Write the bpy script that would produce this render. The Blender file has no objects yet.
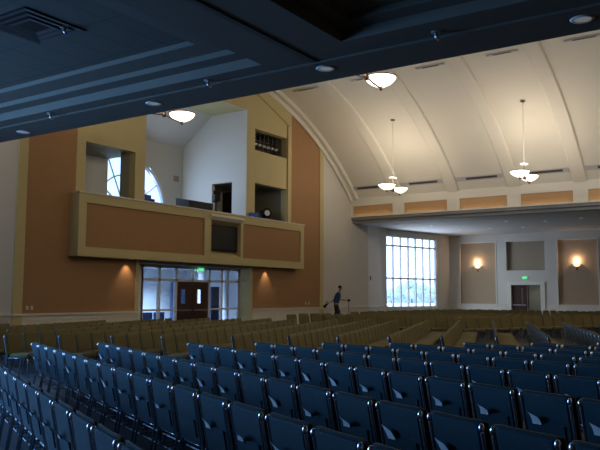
import bpy, math, random
from mathutils import Vector, Matrix
random.seed(7)
PI = math.pi
sc = bpy.context.scene
col = sc.collection

# ------------------------------------------------------------------ camera
f_px = 718.72
yaw, pit, rol = math.radians(33.728), math.radians(5.5655), math.radians(.2597)
Fv = Vector((-math.sin(yaw)*math.cos(pit), math.cos(yaw)*math.cos(pit), math.sin(pit)))
Rv = Vector((math.cos(yaw), math.sin(yaw), 0)); Uv = Rv.cross(Fv)
RR = math.cos(rol)*Rv + math.sin(rol)*Uv
UU = math.cos(rol)*Uv - math.sin(rol)*Rv
cam = bpy.data.cameras.new('camera'); cam.sensor_width = 36; cam.lens = f_px*36/600
cam.clip_start = .05; cam.clip_end = 400
co = bpy.data.objects.new('camera', cam); col.objects.link(co)
m = Matrix((RR, UU, -Fv)).transposed().to_4x4(); m.translation = Vector((0, 0, 1.7))
co.matrix_world = m
sc.camera = co
def project(P):
    d = Vector(P)-Vector((0, 0, 1.7)); z = d.dot(Fv)
    if z <= .1: return (9999, 9999, z)
    return (300+f_px*d.dot(RR)/z, 225-f_px*d.dot(UU)/z, z)

# ------------------------------------------------------------------ world, light, exposure
sc.view_settings.view_transform = 'Standard'; sc.view_settings.look = 'None'
sc.view_settings.exposure = 0; sc.view_settings.gamma = 1
sc.view_settings.use_curve_mapping = False
w = bpy.data.worlds.new('sky'); sc.world = w; w.use_nodes = True
bg = w.node_tree.nodes['Background']; bg.inputs[0].default_value = (.68, .84, 1, 1); bg.inputs[1].default_value = 3.4

def area(name, loc, direction, sx, sy, power, color, spread=PI):
    l = bpy.data.lights.new(name, 'AREA'); l.shape = 'RECTANGLE'; l.size = sx; l.size_y = sy
    l.energy = power; l.color = color; l.spread = spread
    o = bpy.data.objects.new(name, l); col.objects.link(o); o.location = loc
    o.rotation_euler = Vector(direction).to_track_quat('-Z', 'Y').to_euler()
    return o
def point(name, loc, power, color, r=.12, parent=None):
    l = bpy.data.lights.new(name, 'POINT'); l.energy = power; l.color = color; l.shadow_soft_size = r
    o = bpy.data.objects.new(name, l); col.objects.link(o); o.location = loc
    if parent: o.parent = parent
    return o
DAY = (.17, .45, 1)
WARM = (1, .87, .70)
# daylight through the tall window left behind the camera (mirror image of the far one)
area('daylight_near_window', (-18.45, 3.4, 3.1), (.97, .23, -.06), 4.6, 4.2, 1150, DAY, math.radians(150))
# daylight in the lobby behind the glazed doors and in the gallery window
area('daylight_lobby', (-22.9, 21.4, 2.84), (0, 0, -1), 2.4, 7.5, 1200, (.50, .70, 1), math.radians(110))
area('daylight_gallery', (-22.3, 20.7, 6.2), (1, .25, -.1), 3.2, 2.0, 150, (.55, .75, 1))
# daylight from the far window onto floor and walls
area('daylight_far_window', (-18.45, 40.4, 3.2), (.97, -.23, -.05), 4.4, 3.8, 260, (.70, .82, 1))

# ------------------------------------------------------------------ materials
def mat(name, c, rough=.8, metal=0, emit=None, es=0, noise=0, nscale=8, bump=0, spec=None, sheen=0):
    m = bpy.data.materials.new(name); m.use_nodes = True
    nt = m.node_tree; b = nt.nodes['Principled BSDF']
    b.inputs['Base Color'].default_value = (*c, 1)
    b.inputs['Roughness'].default_value = rough; b.inputs['Metallic'].default_value = metal
    if spec is not None: b.inputs['Specular IOR Level'].default_value = spec
    if sheen: b.inputs['Sheen Weight'].default_value = sheen
    if emit:
        b.inputs['Emission Color'].default_value = (*emit, 1); b.inputs['Emission Strength'].default_value = es
    if noise or bump:
        tc = nt.nodes.new('ShaderNodeTexCoord'); n = nt.nodes.new('ShaderNodeTexNoise')
        n.inputs['Scale'].default_value = nscale; n.inputs['Detail'].default_value = 4
        nt.links.new(tc.outputs['Object'], n.inputs['Vector'])
        if noise:
            r = nt.nodes.new('ShaderNodeMix'); r.data_type = 'RGBA'
            r.inputs[6].default_value = (*[v*(1-noise) for v in c], 1)
            r.inputs[7].default_value = (*[min(1, v*(1+noise)) for v in c], 1)
            nt.links.new(n.outputs['Fac'], r.inputs[0]); nt.links.new(r.outputs[2], b.inputs['Base Color'])
        if bump:
            bp = nt.nodes.new('ShaderNodeBump'); bp.inputs['Strength'].default_value = bump
            bp.inputs['Distance'].default_value = .01
            nt.links.new(n.outputs['Fac'], bp.inputs['Height']); nt.links.new(bp.outputs[0], b.inputs['Normal'])
    return m
M = {}
M['vault'] = mat('vault_plaster', (.70, .665, .575), .9, noise=.03, nscale=1.2)
M['cream'] = mat('cream_paint', (.50, .42, .215), .85, noise=.03, nscale=2)
M['brown'] = mat('tan_wallcovering', (.325, .18, .084), .9, noise=.06, nscale=3, bump=.1)
M['orange'] = mat('ochre_panel', (.50, .30, .14), .85, noise=.05, nscale=3)
M['grey'] = mat('pale_grey_paint', (.60, .57, .52), .85, noise=.02, nscale=2)
M['trim'] = mat('white_trim', (.66, .63, .55), .6)
M['soffit'] = mat('soffit_grey', (.46, .46, .46), .85, noise=.03, nscale=2)
M['niche'] = mat('niche_tan', (.33, .27, .20), .9, noise=.05, nscale=3)
M['nichetan'] = mat('niche_wallcovering', (.40, .29, .19), .9, noise=.04, nscale=3)
M['backedge'] = mat('shaded_cushion_rear', (.02, .022, .02), .95)  # cushion rear blackened to stand for shade in the gaps between backs
M['cap'] = mat('glint_end_cap', (.9, .91, .95), .3, 1)  # post caps coloured near white so the tips show as glints
M['moulding'] = mat('moulding_grey', (.23, .23, .22), .85)
M['fabric'] = mat('olive_seat_fabric', (.145, .118, .045), .95, noise=.22, nscale=60, bump=.2)
M['backfab'] = mat('daylit_back_fabric', (.010, .040, .052), .9, noise=.2, nscale=60, bump=.2)  # blue of the window light put into the rear panel colour
M['frame'] = mat('dark_chair_metal', (.42, .44, .50), .24, .75)
M['rackmetal'] = mat('wire_metal', (.16, .17, .2), .5, .2)
M['card'] = mat('white_card', (.85, .85, .85), .8)
M['black'] = mat('black_plastic', (.009, .009, .010), .6, spec=.25)
M['screen'] = mat('black_screen_cloth', (.010, .009, .008), .9, spec=.1)
M['bronze'] = mat('aged_bronze', (.16, .09, .045), .4, .7)
M['bowl'] = mat('frosted_bowl_glass', (.9, .85, .78), .4, emit=(1, .86, .70), es=2.6)
M['sconce'] = mat('sconce_glass', (.9, .85, .78), .4, emit=(1, .80, .55), es=1.3)
M['lens'] = mat('downlight_lens', (.72, .72, .66), .5, emit=(1, .97, .88), es=.10)
M['lensdim'] = mat('downlight_lens_far', (.7, .7, .7), .5, emit=(1, .95, .85), es=.8)
M['whitemetal'] = mat('white_enamel', (.7, .7, .68), .4)
M['alu'] = mat('white_aluminium', (.72, .74, .80), .4, .1)
M['wood'] = mat('dark_cherry_wood', (.045, .012, .008), .4, noise=.3, nscale=6)
M['exit'] = mat('exit_green', (.02, .3, .08), .5, emit=(.05, 1, .35), es=.55)
M['exittxt'] = mat('exit_letters', (.8, .9, .85), .5, emit=(.5, 1, .7), es=.8)
M['blue'] = mat('blue_cloth', (.03, .08, .35), .8)
M['lobbywhite'] = mat('lobby_white', (.72, .74, .76), .8)
M['lobbyblue'] = mat('lobby_blue_grey', (.10, .20, .42), .7)
M['lobbydark'] = mat('lobby_navy', (.02, .05, .14), .7)
M['pave'] = mat('pale_pavement', (.75, .75, .75), .9, noise=.05, nscale=.5)
M['foliage'] = mat('overexposed_foliage', (.46, .58, .68), .9, noise=.25, nscale=3)  # pale blue imitates overexposed daylight on the leaves
M['bark'] = mat('bark', (.12, .09, .07), .9)
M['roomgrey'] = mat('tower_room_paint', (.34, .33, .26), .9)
M['chrome'] = mat('duct_metal', (.5, .5, .5), .3, .8)
M['vent'] = mat('vent_dark', (.06, .05, .045), .7)
M['skin'] = mat('skin', (.35, .2, .13), .6)
M['shirt'] = mat('navy_shirt', (.03, .07, .22), .85)
M['trousers'] = mat('dark_trousers', (.012, .016, .035), .85)
M['hair'] = mat('dark_hair', (.015, .012, .01), .8)
M['thermo'] = mat('brown_plate', (.10, .05, .03), .6)
M['lcd'] = mat('lit_lcd', (.1, .1, .3), .4, emit=(.3, .45, 1), es=.6)
def floor_mat():
    m = mat('carpet', (.05, .05, .055), .98, noise=.3, nscale=25, bump=.3); return m
M['carpet'] = floor_mat()
def tile_mat():          # acoustic tile ceiling: joints are part of the surface
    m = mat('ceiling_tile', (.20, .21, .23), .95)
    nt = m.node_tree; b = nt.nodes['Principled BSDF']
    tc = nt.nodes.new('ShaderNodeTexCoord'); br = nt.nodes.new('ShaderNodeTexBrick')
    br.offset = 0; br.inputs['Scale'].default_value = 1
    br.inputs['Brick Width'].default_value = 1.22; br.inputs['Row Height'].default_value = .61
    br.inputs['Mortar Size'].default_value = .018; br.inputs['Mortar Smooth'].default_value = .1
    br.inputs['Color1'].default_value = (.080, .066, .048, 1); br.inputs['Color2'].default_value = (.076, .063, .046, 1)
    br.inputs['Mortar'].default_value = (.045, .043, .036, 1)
    mp = nt.nodes.new('ShaderNodeMapping'); mp.inputs['Rotation'].default_value = (0, 0, PI/2)
    nt.links.new(tc.outputs['Object'], mp.inputs[0]); nt.links.new(mp.outputs[0], br.inputs['Vector'])
    nt.links.new(br.outputs['Color'], b.inputs['Base Color']); return m
M['tile'] = tile_mat()
M['riser'] = mat('daylit_tray_riser', (.15, .132, .10), .8)  # lighter than the ceiling paint to imitate daylight on the risers
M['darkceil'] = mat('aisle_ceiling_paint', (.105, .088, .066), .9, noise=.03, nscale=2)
def glass_mat(name, tint):
    m = bpy.data.materials.new(name); m.use_nodes = True; nt = m.node_tree
    nt.nodes.clear(); o = nt.nodes.new('ShaderNodeOutputMaterial'); mx = nt.nodes.new('ShaderNodeMixShader')
    t = nt.nodes.new('ShaderNodeBsdfTransparent'); g = nt.nodes.new('ShaderNodeBsdfGlossy')
    t.inputs[0].default_value = (*tint, 1); g.inputs['Roughness'].default_value = .03; mx.inputs[0].default_value = .06
    nt.links.new(t.outputs[0], mx.inputs[1]); nt.links.new(g.outputs[0], mx.inputs[2]); nt.links.new(mx.outputs[0], o.inputs[0])
    return m
M['glass'] = glass_mat('clear_glass', (.93, .97, 1))
M['blueglass'] = glass_mat('blue_tinted_glass', (.40, .57, .88))

# ------------------------------------------------------------------ mesh helpers
class MB:
    def __init__(s): s.v = []; s.f = []
    def add(s, vs, fs):
        k = len(s.v); s.v += [tuple(p) for p in vs]; s.f += [tuple(k+i for i in q) for q in fs]; return s
    def box(s, x0, x1, y0, y1, z0, z1, T=None):
        vs = [(x, y, z) for z in (z0, z1) for y in (y0, y1) for x in (x0, x1)]
        if T: vs = [T @ Vector(p) for p in vs]
        return s.add(vs, [(0, 2, 3, 1), (4, 5, 7, 6), (0, 1, 5, 4), (2, 6, 7, 3), (0, 4, 6, 2), (1, 3, 7, 5)])
    def rbox(s, x0, x1, y0, y1, z0, z1, r, T=None, seg=3):
        """box rounded in the x-z outline, softened along y"""
        prof = []
        for cx, cz, a0 in ((x1-r, z1-r, 0), (x0+r, z1-r, 90), (x0+r, z0+r, 180), (x1-r, z0+r, 270)):
            for i in range(seg+1):
                a = math.radians(a0+90*i/seg); prof.append((cx+r*math.cos(a), cz+r*math.sin(a)))
        n = len(prof); e = min(.012, (y1-y0)*.3); cx, cz = (x0+x1)/2, (z0+z1)/2
        rings = []
        for y, k in ((y0, 1), (y0+e, 0), (y1-e, 0), (y1, 1)):
            rings.append([(x-(e if x > cx else -e)*k, y, z-(e if z > cz else -e)*k) for x, z in prof])
        vs = sum(rings, [])
        if T: vs = [T @ Vector(p) for p in vs]
        fs = [tuple(range(n)), tuple(range(4*n-1, 3*n-1, -1))]
        for k in range(3):
            for i in range(n):
                j = (i+1) % n; fs.append((k*n+i, (k+1)*n+i, (k+1)*n+j, k*n+j))
        return s.add(vs, fs)
    def tube(s, pts, r, n=8, closed=False):
        pts = [Vector(p) for p in pts]; L = len(pts); base = len(s.v)
        if not isinstance(r, (list, tuple)): r = [r]*L
        up = None
        for i, p in enumerate(pts):
            if closed: d = pts[(i+1) % L]-pts[i-1]
            else: d = pts[min(i+1, L-1)]-pts[max(i-1, 0)]
            d.normalize()
            if up is None: up = Vector((0, 0, 1)) if abs(d.z) < .9 else Vector((1, 0, 0))
            a = d.cross(up)
            if a.length < 1e-4: a = d.cross(Vector((0, 1, 0)))
            a.normalize(); b = a.cross(d); up = b
            for k in range(n):
                t = 2*PI*k/n; s.v.append(tuple(p+a*r[i]*math.cos(t)+b*r[i]*math.sin(t)))
        for i in range(L if closed else L-1):
            i2 = (i+1) % L
            for k in range(n):
                k2 = (k+1) % n; s.f.append((base+i*n+k, base+i*n+k2, base+i2*n+k2, base+i2*n+k))
        if not closed:
            s.f.append(tuple(base+k for k in range(n))[::-1]); s.f.append(tuple(base+(L-1)*n+k for k in range(n)))
        return s
    def lathe(s, prof, n=24, c=(0, 0, 0)):
        base = len(s.v)
        for r, z in prof:
            for k in range(n):
                t = 2*PI*k/n; s.v.append((c[0]+r*math.cos(t), c[1]+r*math.sin(t), c[2]+z))
        for i in range(len(prof)-1):
            for k in range(n):
                k2 = (k+1) % n; s.f.append((base+i*n+k, base+i*n+k2, base+(i+1)*n+k2, base+(i+1)*n+k))
        return s
    def prism(s, poly, axis, a, b):
        """extrude a polygon: axis 'x' poly=(y,z), axis 'y' poly=(x,z), axis 'z' poly=(x,y)"""
        n = len(poly)
        def P(q, t): return {'x': (t, q[0], q[1]), 'y': (q[0], t, q[1]), 'z': (q[0], q[1], t)}[axis]
        return s.add([P(q, a) for q in poly]+[P(q, b) for q in poly],
                     [tuple(range(n))[::-1], tuple(range(n, 2*n))]+[(i, (i+1) % n, n+(i+1) % n, n+i) for i in range(n)])
    def mesh(s, name, m, smooth=False):
        me = bpy.data.meshes.new(name); me.from_pydata(s.v, [], s.f); me.materials.append(m)
        if smooth:
            me.polygons.foreach_set('use_smooth', [True]*len(me.polygons))
        me.update()
        import bmesh
        b = bmesh.new(); b.from_mesh(me); bmesh.ops.recalc_face_normals(b, faces=b.faces); b.to_mesh(me); b.free()
        return me
    def build(s, name, m, parent=None, smooth=False):
        o = bpy.data.objects.new(name, s.mesh(name, m, smooth)); col.objects.link(o)
        if parent: o.parent = parent
        return o
def tag(o, label=None, cat=None, group=None, kind=None):
    if label: o['label'] = label
    if cat: o['category'] = cat
    if group: o['group'] = group
    if kind: o['kind'] = kind
    return o
def thing(name, loc, label, cat, group=None, rz=0):
    o = bpy.data.objects.new(name, None); col.objects.link(o); o.location = loc; o.rotation_euler = (0, 0, rz)
    o.empty_display_size = .1
    return tag(o, label, cat, group)
def struct(name, mb, m, label=None, parent=None, smooth=False):
    o = mb.build(name, m, parent, smooth)
    if not parent:
        o['kind'] = 'structure'
        if label: o['label'] = label
    return o
ORD = ['first', 'second', 'third', 'fourth', 'fifth', 'sixth', 'seventh', 'eighth', 'ninth', 'tenth', 'eleventh', 'twelfth',
       'thirteenth', 'fourteenth', 'fifteenth', 'sixteenth', 'seventeenth', 'eighteenth', 'nineteenth', 'twentieth',
       'twenty-first', 'twenty-second', 'twenty-third', 'twenty-fourth', 'twenty-fifth', 'twenty-sixth', 'twenty-seventh', 'twenty-eighth']

# ------------------------------------------------------------------ the shell
XL = -18.8                      # face of the left wall
Y1, Y2 = 10.8, 33.11            # the vaulted nave lies between these
ZC = 5.55                       # underside of the low aisle ceilings
XR = 16.0                       # far right wall, out of frame
YN, YS = -.7, 44.6              # wall behind the camera, far wall
struct('floor', MB().box(-27, XR+.3, YN-.3, 52, -.1, 0), M['carpet'], 'dark carpeted floor of the worship hall')
# vault -------------------------------------------------------------
CY, CZ, VR = 21.95, -4.56, 15.94
def vz(y): return CZ+math.sqrt(VR*VR-(y-CY)**2)
def arc(y0, y1, n): return [y0+(y1-y0)*i/n for i in range(n+1)]
YA, YB = CY-11.16, CY+11.16
vb = MB(); ys = arc(YA, YB, 48)
vb.add([(x, y, vz(y)) for y in ys for x in (XL, XR)], [(2*i, 2*i+1, 2*i+3, 2*i+2) for i in range(48)])
vb.add([(x, y, vz(y)+.3) for y in ys for x in (XL, XR)], [(2*i, 2*i+2, 2*i+3, 2*i+1) for i in range(48)])
struct('ceiling', vb, M['vault'], 'cream barrel vaulted ceiling', smooth=True)
BAY = 2.965; RIB0 = -16.07
ribs = [RIB0+BAY*i for i in range(11) if RIB0+BAY*i < XR-.4]
def rib(x0, x1, d, name, label):
    b = MB(); n = 48
    vs = []
    for y in ys:
        a = math.atan2(vz(y)-CZ, y-CY); ry, rz = math.cos(a), math.sin(a)
        z = vz(y)
        for x, k in ((x0, 0), (x0, d*.5), (x0+.05, d), (x1-.05, d), (x1, d*.5), (x1, 0)):
            vs.append((x, y-ry*k, z-rz*k))
    fs = [(6*i+k, 6*i+k+1, 6*i+k+7, 6*i+k+6) for i in range(n) for k in range(5)]
    b.add(vs, fs); struct(name, b, M['vault'], label)
for i, x in enumerate(ribs):
    rib(x-.31, x+.31, .085, 'trim_%d' % (i+10), 'shallow cream rib curving across the vault')
rib(XL, XL+.16, .30, 'trim_8', 'outer moulding of the arch on the gallery wall')
rib(XL+.16, XL+.42, .14, 'trim_9', 'inner moulding of the arch on the gallery wall')
# near low ceiling -----------------------------------------------------
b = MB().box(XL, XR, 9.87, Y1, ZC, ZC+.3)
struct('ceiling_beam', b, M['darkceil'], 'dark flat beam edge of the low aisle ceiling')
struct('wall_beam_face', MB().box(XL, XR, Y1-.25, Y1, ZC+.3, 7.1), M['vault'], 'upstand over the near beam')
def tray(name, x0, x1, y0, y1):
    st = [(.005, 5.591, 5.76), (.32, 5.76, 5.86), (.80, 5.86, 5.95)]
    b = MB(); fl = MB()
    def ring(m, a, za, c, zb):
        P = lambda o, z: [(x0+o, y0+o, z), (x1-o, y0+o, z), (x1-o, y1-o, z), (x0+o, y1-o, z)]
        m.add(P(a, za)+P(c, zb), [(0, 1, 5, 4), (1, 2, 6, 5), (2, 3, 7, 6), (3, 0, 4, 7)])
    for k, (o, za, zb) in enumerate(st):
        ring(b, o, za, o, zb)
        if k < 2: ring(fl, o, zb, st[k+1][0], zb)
    struct(name, b, M['riser'], 'daylight-paled mouldings stepping up around a tray in the low ceiling')
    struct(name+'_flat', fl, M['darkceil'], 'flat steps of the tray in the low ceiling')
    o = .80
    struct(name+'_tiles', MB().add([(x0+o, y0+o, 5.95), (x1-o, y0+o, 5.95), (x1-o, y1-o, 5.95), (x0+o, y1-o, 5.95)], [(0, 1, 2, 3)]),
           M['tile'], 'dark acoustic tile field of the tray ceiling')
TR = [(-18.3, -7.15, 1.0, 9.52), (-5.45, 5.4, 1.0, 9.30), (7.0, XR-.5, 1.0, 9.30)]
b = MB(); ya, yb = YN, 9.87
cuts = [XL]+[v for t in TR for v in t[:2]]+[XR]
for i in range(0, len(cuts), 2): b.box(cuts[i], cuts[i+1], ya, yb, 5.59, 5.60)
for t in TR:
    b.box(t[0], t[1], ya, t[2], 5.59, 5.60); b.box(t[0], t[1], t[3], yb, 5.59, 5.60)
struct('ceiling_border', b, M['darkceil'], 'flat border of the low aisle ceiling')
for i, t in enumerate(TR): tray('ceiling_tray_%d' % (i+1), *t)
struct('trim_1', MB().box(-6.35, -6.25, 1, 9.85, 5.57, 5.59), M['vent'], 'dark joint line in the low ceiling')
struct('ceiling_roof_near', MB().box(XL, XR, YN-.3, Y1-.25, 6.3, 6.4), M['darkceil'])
# far fascia and far aisle ceiling -------------------------------------
b = MB().box(XL, XR, Y2+.09, Y2+.3, 5.86, 7.4)
b.box(XL, XR, Y2, Y2+.09, 6.4, 7.2)
PAN = []
for i in range(12):
    x0 = -18.72+BAY*i if i else -18.72; c = RIB0+BAY*i
    xa, xb = c-BAY+.31, c-.33
    if i == 0: xa = -18.72
    if xb > XR: break
    PAN.append((xa, xb))
edges = [XL]+[v for p in PAN for v in p]+[XR]
for i in range(0, len(edges), 2):
    b.box(edges[i], edges[i+1], Y2, Y2+.09, 5.86, 6.4)
struct('wall_fascia', b, M['vault'], 'cream fascia band under the vault on the far side')
for k, (xa, xb) in enumerate(PAN):
    struct('trim_%d' % (30+k), MB().box(xa, xb, Y2+.05, Y2+.088, 5.90, 6.4), M['orange'], 'ochre recessed panel in the fascia')
b = MB().box(XL, XR, Y2-.10, Y2+.3, 5.80, 5.86)
struct('trim_2', b, M['vault'], 'cream ledge under the ochre panels')
b = MB().box(XL, XR, Y2-.04, Y2+.4, 5.66, 5.80).box(XL, XR, Y2+.1, Y2+.55, 5.50, 5.66)
struct('trim_3', b, M['moulding'], 'grey stepped moulding under the fascia')
b = MB().box(XL, XR, Y2+.55, 35.1, 5.52, 5.66).box(XL, XR, 35.1, YS+.3, 5.60, 5.75)
b.box(XL-1, XL, Y2, YS+.3, 5.60, 5.75)
struct('ceiling_far_aisle', b, M['soffit'], 'grey low ceiling of the far aisle')
# left wall --------------------------------------------------------------
WT = .3
TOP = 11.6
def lw(name, y0, y1, z0, z1, m, label, proud=0):
    return struct(name, MB().box(XL-WT, XL+proud, y0, y1, z0, z1), M[m], label)
lw('wall_left_strip', 12.95, 13.27, 0, TOP, 'cream', 'cream pilaster strip near the left edge', .05)
b = MB().box(XL-WT, XL, 13.27, 15.1, 0, TOP).box(XL-WT, XL, 15.1, 17.9, 0, 3.9)
struct('wall_left', b, M['brown'], 'tan covered wall left of the lobby doors')
lw('wall_left_door_edge', 17.78, 17.93, 0, 2.9, 'cream', 'cream edge beside the lobby glazing', .02)
lw('wall_left_arch_side', 27.3, 29.86, 0, TOP, 'brown', 'tall tan wall right of the gallery tower')
lw('wall_left_under_gallery', 24.5, 27.3, 0, 3.9, 'brown', 'tan wall under the right end of the balcony')
lw('wall_left_strip_2', 29.86, 30.2, 0, 9.4, 'cream', 'cream pilaster strip beside the pale grey wall', .05)
lw('wall_left_far', 30.2, 34.9, 0, 8.8, 'grey', 'pale grey wall where the person stands')
# tower fronts with openings
def front(name, y0, y1, z0, z1, holes, m, label, x0=XL-WT, x1=XL):
    ysv = sorted({y0, y1, *[h[0] for h in holes], *[h[1] for h in holes]})
    zsv = sorted({z0, z1, *[h[2] for h in holes], *[h[3] for h in holes]})
    b = MB()
    for i in range(len(ysv)-1):
        for j in range(len(zsv)-1):
            cy, cz = (ysv[i]+ysv[i+1])/2, (zsv[j]+zsv[j+1])/2
            if not any(h[0] < cy < h[1] and h[2] < cz < h[3] for h in holes):
                b.box(x0, x1, ysv[i], ysv[i+1], zsv[j], zsv[j+1])
    return struct(name, b, M[m], label)
front('wall_left_tower', 15.1, 18.13, 3.9, TOP, [(15.46, 17.65, 4.6, 6.71)], 'cream', 'cream tower wall with square opening above the balcony, left')
front('wall_right_tower', 24.03, 27.3, 3.9, TOP, [(24.62, 27.0, 4.6, 6.55), (24.60, 27.02, 8.0, 8.95)], 'cream', 'cream tower wall with two openings, right of the gallery')
# raised rim of the right tower
b = MB().box(XL, XL+.07, 27.05, 27.32, 4.9, 9.56)
b.prism([(24.03, 10.85), (24.7, 10.50), (27.05, 9.60), (27.32, 9.55), (27.32, 11.3), (24.03, 11.3)], 'x', XL, XL+.07)
struct('trim_4', b, M['cream'], 'raised cream border following the arch on the right tower')
# side wall of the right tower facing the gallery, with an opening
b = MB()
Yt = 24.03
b.box(-22.7, -20.74, Yt, Yt+.2, 3.9, TOP).box(-19.6, XL-WT, Yt, Yt+.2, 3.9, TOP).box(-20.74, -19.6, Yt, Yt+.2, 6.57, TOP)
b.box(XL-WT-.3, XL-.001, Yt-.02, Yt, 3.9, TOP)
struct('wall_gallery_side', b, M['grey'], 'pale grey side wall of the right tower inside the gallery')
struct('trim_5', MB().prism([(-21.5, 10.5), (-20.8, 9.66), (-18.8, 9.66), (-18.8, 11.4), (-21.5, 11.4)], 'y', 18.2, Yt), M['cream'], 'cream header over the open gallery')
# back of the gallery with arched opening
XB = -22.5
AC, AZ, AR = 20.68, 5.2, 2.34
b = MB()
b.box(XB-.25, XB, 13.5, AC-AR, 3.9, 10.5).box(XB-.25, XB, AC+AR, 28, 3.9, 10.5).box(XB-.25, XB, AC-AR, AC+AR, 3.9, AZ-.35)
N = 24
pts = [(AC-AR*math.cos(PI*i/N), AZ+AR*math.sin(PI*i/N)) for i in range(N+1)]
for i in range(N):
    (ya_, za_), (yb_, zb_) = pts[i], pts[i+1]
    b.prism([(ya_, za_), (yb_, zb_), (yb_, 10.5), (ya_, 10.5)], 'x', XB-.25, XB)
struct('wall_gallery_back', b, M['grey'], 'pale grey back wall of the gallery around the arched window')
wf = MB()
def arcbar(R, r, n=28): wf.tube([(XB-.1, AC-R*math.cos(PI*i/n), AZ+R*math.sin(PI*i/n)) for i in range(n+1)], r, 6)
arcbar(AR-.07, .09); arcbar(AR*.62, .035)
for a in (35, 65, 90, 115, 145): wf.tube([(XB-.1, AC+.2*math.cos(math.radians(a)), AZ+.2*math.sin(math.radians(a))), (XB-.1, AC+AR*math.cos(math.radians(a)), AZ+AR*math.sin(math.radians(a)))], .035, 6)
wf.box(XB-.15, XB-.05, AC-AR, AC+AR, AZ-.06, AZ+.03).box(XB-.15, XB-.05, AC-AR, AC+AR, AZ-.35, AZ-.28)
w1 = struct('window_1', wf, M['alu'], 'white arched window frame at the back of the gallery')
gl = MB(); gl.add([(XB-.12, y, z) for y, z in pts], [tuple(range(N+1))]); gl.build('pane', M['blueglass'], w1)
# gallery floor, sloped ceiling, other tower enclosures
struct('floor_gallery', MB().box(XB, XL-WT, 13.5, 28, 3.7, 3.9), M['carpet'], 'floor of the gallery')
b = MB().prism([(XB, 8.35), (-19.2, 10.9), (-19.2, 11.1), (XB, 8.55)], 'y', 18.13, Yt)
struct('ceiling_gallery', b, M['grey'], 'sloped pale ceiling of the gallery')
b = MB().box(-22.4, XL-WT, 15.2, 18.13, 6.75, 6.85)
struct('ceiling_left_tower', b, M['roomgrey'], 'ceiling of the left tower room')
b = MB().box(-19.57, XL-WT, 17.65, 18.13, 3.9, 6.75)
struct('wall_tower_cheek', b, M['roomgrey'], 'deep cheek wall beside the left tower opening')
struct('wall_tower_partition', MB().box(-21.0, -20.8, 15.3, 18.15, 3.9, 6.75), M['grey'], 'grey partition inside the left tower')
struct('wall_gallery_end', MB().box(XB, XL-WT, 15.1, 15.3, 3.9, 8), M['grey'], 'end wall of the gallery')
b = MB().box(-21.8, -21.6, Yt+.2, 27.6, 3.9, TOP).box(-21.6, XL-WT, 27.4, 27.6, 3.9, TOP).box(-21.6, XL-WT, Yt+.2, 27.4, 6.75, 6.85).box(-21.6, XL-WT, Yt+.2, 27.4, 9.2, 9.3)
struct('wall_right_tower_room', b, M['roomgrey'], 'inner walls of the right tower rooms')
# roof lid over gallery so that no sky leaks in
struct('ceiling_roof_gallery', MB().box(-23, XL, 13, 28, TOP, TOP+.2).box(-23, XL-WT, 12.9, 13.2, 3.9, TOP), M['grey'])
# far aisle walls -----------------------------------------------------
A = (XL, 34.9); W1 = (-19.25, 37.98); W2 = (-18.08, 42.9); Cc = (-18.0, YS)
def seg(p, q, z0, z1, m, name, label, t=.3, dx=0):
    d = Vector((q[0]-p[0], q[1]-p[1], 0)).normalized(); nrm = Vector((-d.y, d.x, 0))   # away from the room
    vs = []
    for z in (z0, z1):
        for (x, y), o in ((p, dx), (q, dx), (q, t), (p, t)): vs.append((x+nrm.x*o, y+nrm.y*o, z))
    return struct(name, MB().add(vs, [(0, 3, 2, 1), (4, 5, 6, 7), (0, 1, 5, 4), (1, 2, 6, 5), (2, 3, 7, 6), (3, 0, 4, 7)]), M[m], label)
seg(A, W1, 0, 5.7, 'grey', 'wall_far_left', 'grey wall piece left of the tall window')
seg(W2, Cc, 0, 5.7, 'grey', 'wall_far_corner', 'grey wall piece right of the tall window')
seg(W1, W2, 0, .95, 'grey', 'wall_under_window', 'low wall under the tall window')
seg(W1, W2, 5.28, 5.7, 'grey', 'wall_over_window', 'wall over the tall window')
def window(name, P, Q, z0, z1, nm, label, bars=(5.28-.62, 2.72)):
    P, Q = Vector((*P, 0)), Vector((*Q, 0)); L = (Q-P).length; ang = math.atan2((Q-P).y, (Q-P).x)
    T = Matrix.Translation(P) @ Matrix.Rotation(ang, 4, 'Z')
    b = MB()
    b.box(0, L, .05, .17, z0, z0+.1, T).box(0, L, .05, .17, z1-.1, z1, T).box(0, .1, .05, .17, z0, z1, T).box(L-.22, L, .02, .17, z0, z1, T)
    for i in range(1, nm): b.box(L*i/nm-.035, L*i/nm+.035, .05, .17, z0, z1, T)
    for z in bars: b.box(0, L, .03, .17, z-.045, z+.045, T)
    o = struct(name, b, M['alu'], label)
    MB().box(0, L, .10, .112, z0, z1, T).build('pane', M['glass'], o)
    return o
window('window_2', W1, W2, .95, 5.28, 7, 'tall white mullioned window at the far left corner')
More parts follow.
